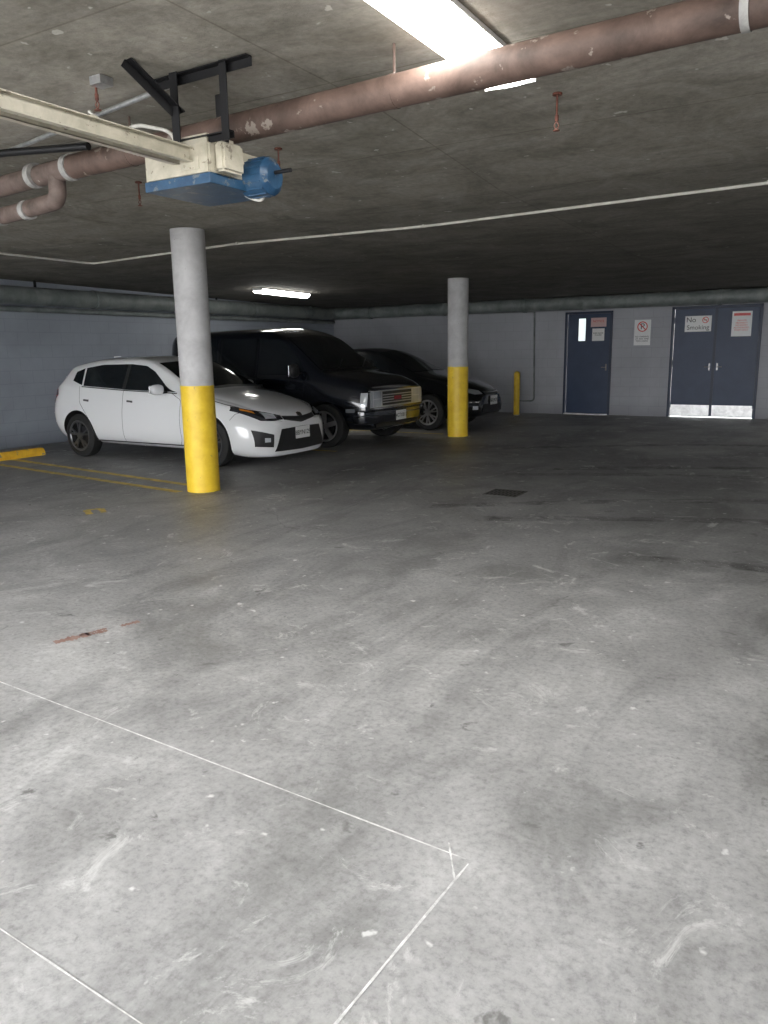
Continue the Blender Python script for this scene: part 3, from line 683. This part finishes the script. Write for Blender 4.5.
seam(car,bv,"bumper_seam",[(.36,.62),(.42,.70),(.52,.72)],'R',GP,.006)
for n,x in (("handle_front",-1.50),("handle_rear",-2.42)):
    patch(car,bv,n,[(x+.09,.865),(x-.09,.875)],[(x+.09,.835),(x-.09,.845)],'R',M['wpaint'],off=.03,n=8,rows=4,mir=True)
    patch(car,bv,n+"_recess",[(x+.06,.85),(x-.06,.86)],[(x+.06,.81),(x-.06,.82)],'R',GP,off=.004,n=8,rows=4,mir=True)
mirror_pair(car,-.83,1.0,.84,M['wpaint'],(.13,.2,.14))
plate(car,.905,.42,"8BYN129")
bm=bmesh.new(); bm_box(bm,(-2.65,0,1.42),(.14,.02,.05)); from_bm("antenna_fin",bm,M['wpaint'],car)
place(car,(-6.90,8.18,0),(.955,.97,.985),lambda x: x if x>-2.98 else -2.98+(x+2.98)*.62)

# --- dark van
K=dict(
 zb=[(-3.80,.38),(-3.7,.30),(-3,.27),(0,.27),(.75,.27),(.90,.30)],
 wb=[(-3.80,.82),(-3.6,.86),(0,.86),(.7,.84),(.90,.78)],
 zs=[(-3.80,.5),(-3,.45),(0,.45),(.9,.45)],
 ws=[(-3.80,.86),(-3.7,.94),(-3,.965),(0,.965),(.5,.945),(.8,.91),(.90,.86)],
 zm=[(-3.8,.80),(0,.78),(.9,.70)],
 wm=[(-3.80,.88),(-3.7,.955),(-3,.98),(0,.98),(.5,.955),(.8,.91),(.90,.86)],
 zbelt=[(-3.8,1.12),(-1,1.10),(-.3,1.08),(.2,1.02),(.7,.94),(.9,.88)],
 wbelt=[(-3.80,.86),(-3.7,.93),(-3,.95),(-.4,.95),(0,.93),(.5,.90),(.8,.86),(.90,.82)],
 zr=[(-3.80,1.74),(-3.7,1.80),(-2,1.83),(-1.1,1.82),(-.8,1.72),(-.4,1.42),(-.05,1.17),(.3,1.10),(.7,1.0),(.86,.94),(.9,.90)],
 wr=[(-3.80,.74),(-3.6,.79),(-2,.80),(-1.1,.79),(-.7,.80),(-.3,.84),(0,.86),(.4,.82),(.8,.78),(.9,.74)],
 zt=[(-3.80,1.82),(-3.7,1.90),(-2,1.93),(-1.2,1.92),(-.95,1.86),(-.75,1.76),(-.4,1.49),(0,1.21),(.3,1.15),(.7,1.05),(.86,.97),(.9,.92)])
ST=[.90,.895,.86,.8,.7,.55,.4,.2,.08,0,-.1,-.25,-.4,-.55,-.68,-.8,-.92,-1.05,-1.2,-1.5,-1.9,-2.3,-2.7,-3.1,-3.4,-3.6,-3.7,-3.77,-3.795,-3.80]
car,bv,hw=vehicle("dark_passenger_van",None,K,ST,M['npaint'],2.82,.345,M['alloy'],'S',5,.22)
patch(car,bv,"windscreen",[(-.72,1.74),(0,1.79),(.72,1.74)],[(-.80,1.22),(0,1.25),(.80,1.22)],'F',M['glass2'],n=34,rows=18)
patch(car,bv,"cowl_trim",[(-.80,1.22),(0,1.25),(.80,1.22)],[(-.80,1.185),(0,1.215),(.80,1.185)],'F',M['trim'],n=30,rows=3)
patch(car,bv,"side_glass_front",[(-.52,1.43),(-.84,1.70),(-1.34,1.735)],[(-.34,1.16),(-1.34,1.15)],'R',G,mir=True)
patch(car,bv,"side_glass_mid",[(-1.46,1.735),(-2.46,1.735)],[(-1.46,1.15),(-2.46,1.15)],'R',G,mir=True)
patch(car,bv,"side_glass_rear",[(-2.58,1.735),(-3.55,1.72)],[(-2.58,1.15),(-3.58,1.15)],'R',G,mir=True)
patch(car,bv,"rear_glass",[(-.68,1.70),(.68,1.70)],[(-.74,1.15),(.74,1.15)],'B',G)
patch(car,bv,"grille_frame",[(-.82,.895),(.82,.895)],[(-.82,.635),(.82,.635)],'F',M['alloy'],off=.006,n=40)
patch(car,bv,"grille",[(-.46,.875),(.46,.875)],[(-.46,.655),(.46,.655)],'F',M['trim'],off=.012)
for i,z in enumerate((.70,.74,.78,.82)): patch(car,bv,"grille_bar_%d"%(i+1),[(-.46,z+.008),(.46,z+.008)],[(-.46,z-.008),(.46,z-.008)],'F',M['alloy'],off=.02,rows=2)
patch(car,bv,"badge",[(-.12,.79),(.12,.79)],[(-.12,.73),(.12,.73)],'F',M['redl'],off=.026,n=6,rows=3)
patch(car,bv,"headlamp_upper",[(.50,.88),(.72,.88)],[(.50,.77),(.72,.77)],'F',M['lens'],off=.014,mir=True,n=10)
patch(car,bv,"headlamp_lower",[(.50,.76),(.72,.76)],[(.50,.65),(.72,.65)],'F',M['lens'],off=.014,mir=True,n=10)
patch(car,bv,"marker_lamp",[(.735,.88),(.81,.88)],[(.735,.65),(.81,.65)],'F',M['lens'],off=.014,mir=True,n=8)
patch(car,bv,"marker_lamp_side",[(.88,.87),(.74,.87)],[(.88,.66),(.74,.66)],'R',M['lens'],off=.008,mir=True,n=8)
def bumper(par,xf,hwid,z0,z1,m_,back=.35,name="front_bumper",thick=.07):
    bm=bmesh.new(); rows=[]
    path=[(xf-back,-hwid),(xf-.12,-hwid),(xf-.03,-hwid*.93),(xf+.03,-hwid*.7),(xf+.05,0),(xf+.03,hwid*.7),(xf-.03,hwid*.93),(xf-.12,hwid),(xf-back,hwid)]
    prs=[(z0,-.02),(z0+.02,.012),((z0+z1)/2,.025),(z1-.02,.015),(z1,-.02),(z1,-thick),(z0,-thick)]
    for i,(x,y) in enumerate(path):
        a=Vector(path[max(0,i-1)]);b=Vector(path[min(len(path)-1,i+1)]); t=(b-a).normalized(); nn=Vector((t.y,-t.x))
        rows.append([bm.verts.new((x+nn.x*o,y+nn.y*o,z)) for z,o in prs])
    k=len(prs)
    for a,b in zip(rows,rows[1:]):
        for i in range(k): bm.faces.new((a[i],a[(i+1)%k],b[(i+1)%k],b[i]))
    bm.faces.new(rows[0]); bm.faces.new(rows[-1][::-1])
    bmesh.ops.recalc_face_normals(bm,faces=bm.faces[:])
    return from_bm(name,bm,m_,par,True,40)
bumper(car,.93,.93,.38,.60,M['npaint']); bumper(car,.945,.94,.50,.545,M['grey'],name="bumper_rub_strip")
plate(car,1.012,.48,"4GTX812",0)
patch(car,bv,"air_dam",[(-.7,.42),(.7,.42)],[(-.66,.32),(.66,.32)],'F',M['trim'],off=.02)
GD=M['gapd']
seam(car,bv,"body_side_moulding",[(.62,.60),(.40,.60)],'R',M['grey'],.06); seam(car,bv,"body_side_moulding_mid",[(-.42,.60),(-2.4,.60)],'R',M['grey'],.06); seam(car,bv,"body_side_moulding_rear",[(-3.24,.60),(-3.75,.60)],'R',M['grey'],.06)
seam(car,bv,"door_seam_front",[(-.30,1.12),(-.36,.8),(-.42,.32)],'R',GD,.01); seam(car,bv,"door_seam_rear",[(-1.40,1.76),(-1.40,.32)],'R',GD,.01); seam(car,bv,"sliding_door_seam",[(-2.52,1.76),(-2.52,.32)],'R',GD,.01)
for n,x in (("handle_front",-1.25),("handle_slide",-1.6)):
    patch(car,bv,n,[(x+.08,1.0),(x-.08,1.0)],[(x+.08,.96),(x-.08,.96)],'R',M['trim'],off=.02,n=6,rows=3,mir=True)
mirror_pair(car,-.42,1.22,.99,M['trim'],(.10,.2,.22))
patch(car,bv,"tail_lamp",[(-.86,1.1),(-.78,1.1)],[(-.86,.75),(-.78,.75)],'B',M['redl'],n=6,mir=True)
bm=bmesh.new()
for x0 in (-.55,.15): bm_cyl(bm,(.02,x0,1.24),(-.18,x0+.42,1.375),.008,seg=8)
from_bm("wipers",bm,M['trim'],car,True)
def vanmap(x):
    if x>.42: return .42+(x-.42)*.66
    if x<-3.2: return -2.77+(x+3.2)*.8
    if -2.4<x<-1.0: return -1.0+(x+1.0)*(.97/1.4)
    if x<=-2.4: return x+.43
    return x
place(car,(-6.70,10.58,0),(1,1,.955),vanmap)

# --- black coupe/sedan
K=dict(
 zb=[(-3.65,.42),(-3.5,.28),(-2.6,.19),(0,.18),(.5,.19),(.80,.22),(.92,.28)],
 wb=[(-3.65,.55),(-3.4,.68),(0,.76),(.5,.74),(.78,.64),(.92,.44)],
 zs=[(-3.65,.5),(-2.6,.38),(0,.38),(.92,.36)],
 ws=[(-3.65,.60),(-3.5,.76),(-3.2,.83),(-2.6,.87),(0,.87),(.35,.86),(.6,.81),(.8,.69),(.92,.48)],
 zm=[(-3.65,.72),(-2,.68),(0,.66),(.6,.60),(.92,.50)],
 wm=[(-3.65,.60),(-3.5,.76),(-3.2,.83),(-2.6,.875),(0,.875),(.35,.85),(.6,.79),(.8,.66),(.92,.44)],
 zbelt=[(-3.65,.86),(-3.3,.95),(-2.4,.95),(-1.2,.92),(-.4,.89),(0,.84),(.4,.76),(.7,.66),(.92,.56)],
 wbelt=[(-3.65,.54),(-3.4,.70),(-2.4,.79),(-1.2,.80),(0,.80),(.35,.77),(.6,.70),(.8,.56),(.92,.38)],
 zr=[(-3.65,.90),(-3.4,1.0),(-3.1,1.03),(-2.7,1.17),(-2.3,1.32),(-1.9,1.38),(-1.4,1.38),(-1.1,1.30),(-.6,1.08),(-.25,.95),(0,.90),(.4,.82),(.7,.71),(.92,.59)],
 wr=[(-3.65,.48),(-3.3,.62),(-2.8,.60),(-2.2,.57),(-1.3,.58),(-.6,.66),(-.25,.70),(0,.68),(.4,.62),(.7,.52),(.92,.32)],
 zt=[(-3.65,.93),(-3.5,1.03),(-3.1,1.07),(-2.7,1.23),(-2.3,1.38),(-1.9,1.44),(-1.45,1.44),(-1.1,1.36),(-.6,1.13),(-.2,.99),(0,.95),(.4,.87),(.7,.76),(.84,.69),(.92,.61)])
ST=[.92,.88,.80,.70,.6,.48,.35,.2,0,-.15,-.28,-.45,-.6,-.8,-.95,-1.1,-1.25,-1.45,-1.7,-1.95,-2.2,-2.4,-2.6,-2.8,-3.0,-3.15,-3.3,-3.45,-3.55,-3.62,-3.65]
car,bv,hw=vehicle("black_sedan_car",None,K,ST,M['kpaint'],2.62,.31,M['alloy'],'Y',7)
patch(car,bv,"windscreen",[(-.54,1.34),(0,1.38),(.54,1.34)],[(-.66,1.0),(0,1.02),(.66,1.0)],'F',M['glass2'],n=30,rows=14)
patch(car,bv,"side_glass_front",[(-.72,.99),(-1.10,1.24),(-1.35,1.31),(-1.62,1.325)],[(-.58,.945),(-1.62,.965)],'R',G,mir=True)
patch(car,bv,"side_glass_rear",[(-1.68,1.325),(-2.1,1.30),(-2.45,1.19)],[(-1.68,.965),(-2.72,1.0)],'R',G,mir=True)
patch(car,bv,"rear_glass",[(-.5,1.33),(.5,1.33)],[(-.56,1.1),(.56,1.1)],'B',G)
patch(car,bv,"headlamp",[(.38,.67),(.55,.71),(.76,.775)],[(.36,.61),(.55,.61),(.79,.70)],'F',M['lens'],off=.008,mir=True)
patch(car,bv,"upper_grille",[(-.32,.655),(.32,.655)],[(-.30,.60),(.30,.60)],'F',M['trim'],off=.008)
patch(car,bv,"grille_bar",[(-.32,.64),(.32,.64)],[(-.32,.625),(.32,.625)],'F',M['chrome'],off=.014,rows=2)
patch(car,bv,"lower_grille",[(-.40,.44),(.40,.44)],[(-.46,.30),(.46,.30)],'F',M['trim'],off=.008)
patch(car,bv,"fog_lamp",[(.56,.42),(.66,.42)],[(.56,.36),(.66,.36)],'F',M['lens'],off=.01,mir=True,n=6)
patch(car,bv,"tail_lamp",[(.45,.92),(.66,.92)],[(.45,.80),(.66,.80)],'B',M['redl'],mir=True)
seam(car,bv,"door_seam_front",[(-.62,.93),(-.50,.85),(-.50,.30)],'R',GD,.008); seam(car,bv,"door_seam_rear",[(-1.66,.95),(-1.70,.30)],'R',GD,.008)
seam(car,bv,"hood_seam",[(-.3,.90),(0,.86),(.4,.78),(.55,.73)],'R',GD,.006)
patch(car,bv,"handle",[(-1.50,.865),(-1.64,.87)],[(-1.50,.84),(-1.64,.845)],'R',M['chrome'],off=.02,n=6,rows=3,mir=True)
mirror_pair(car,-.80,.98,.83,M['kpaint'],(.12,.19,.13))
plate(car,.945,.50,"6KLM270")
place(car,(-6.45,13.42,0),(1,1,1.05))

# ------------------------------------------------------------ light
w=bpy.data.worlds.new("World"); scene.world=w; w.use_nodes=True
nt=w.node_tree; bg=nt.nodes["Background"]
bg.inputs[0].default_value=(.97,.98,1.0,1); bg.inputs[1].default_value=9.2
sl=bpy.data.lights.new("sun","SUN"); sl.energy=6; sl.angle=.01; sl.color=(1,.95,.88)
so=bpy.data.objects.new("sun",sl); COL.objects.link(so); so.rotation_euler=(math.radians(-38),0,math.radians(20))
scene.view_settings.view_transform='Standard'
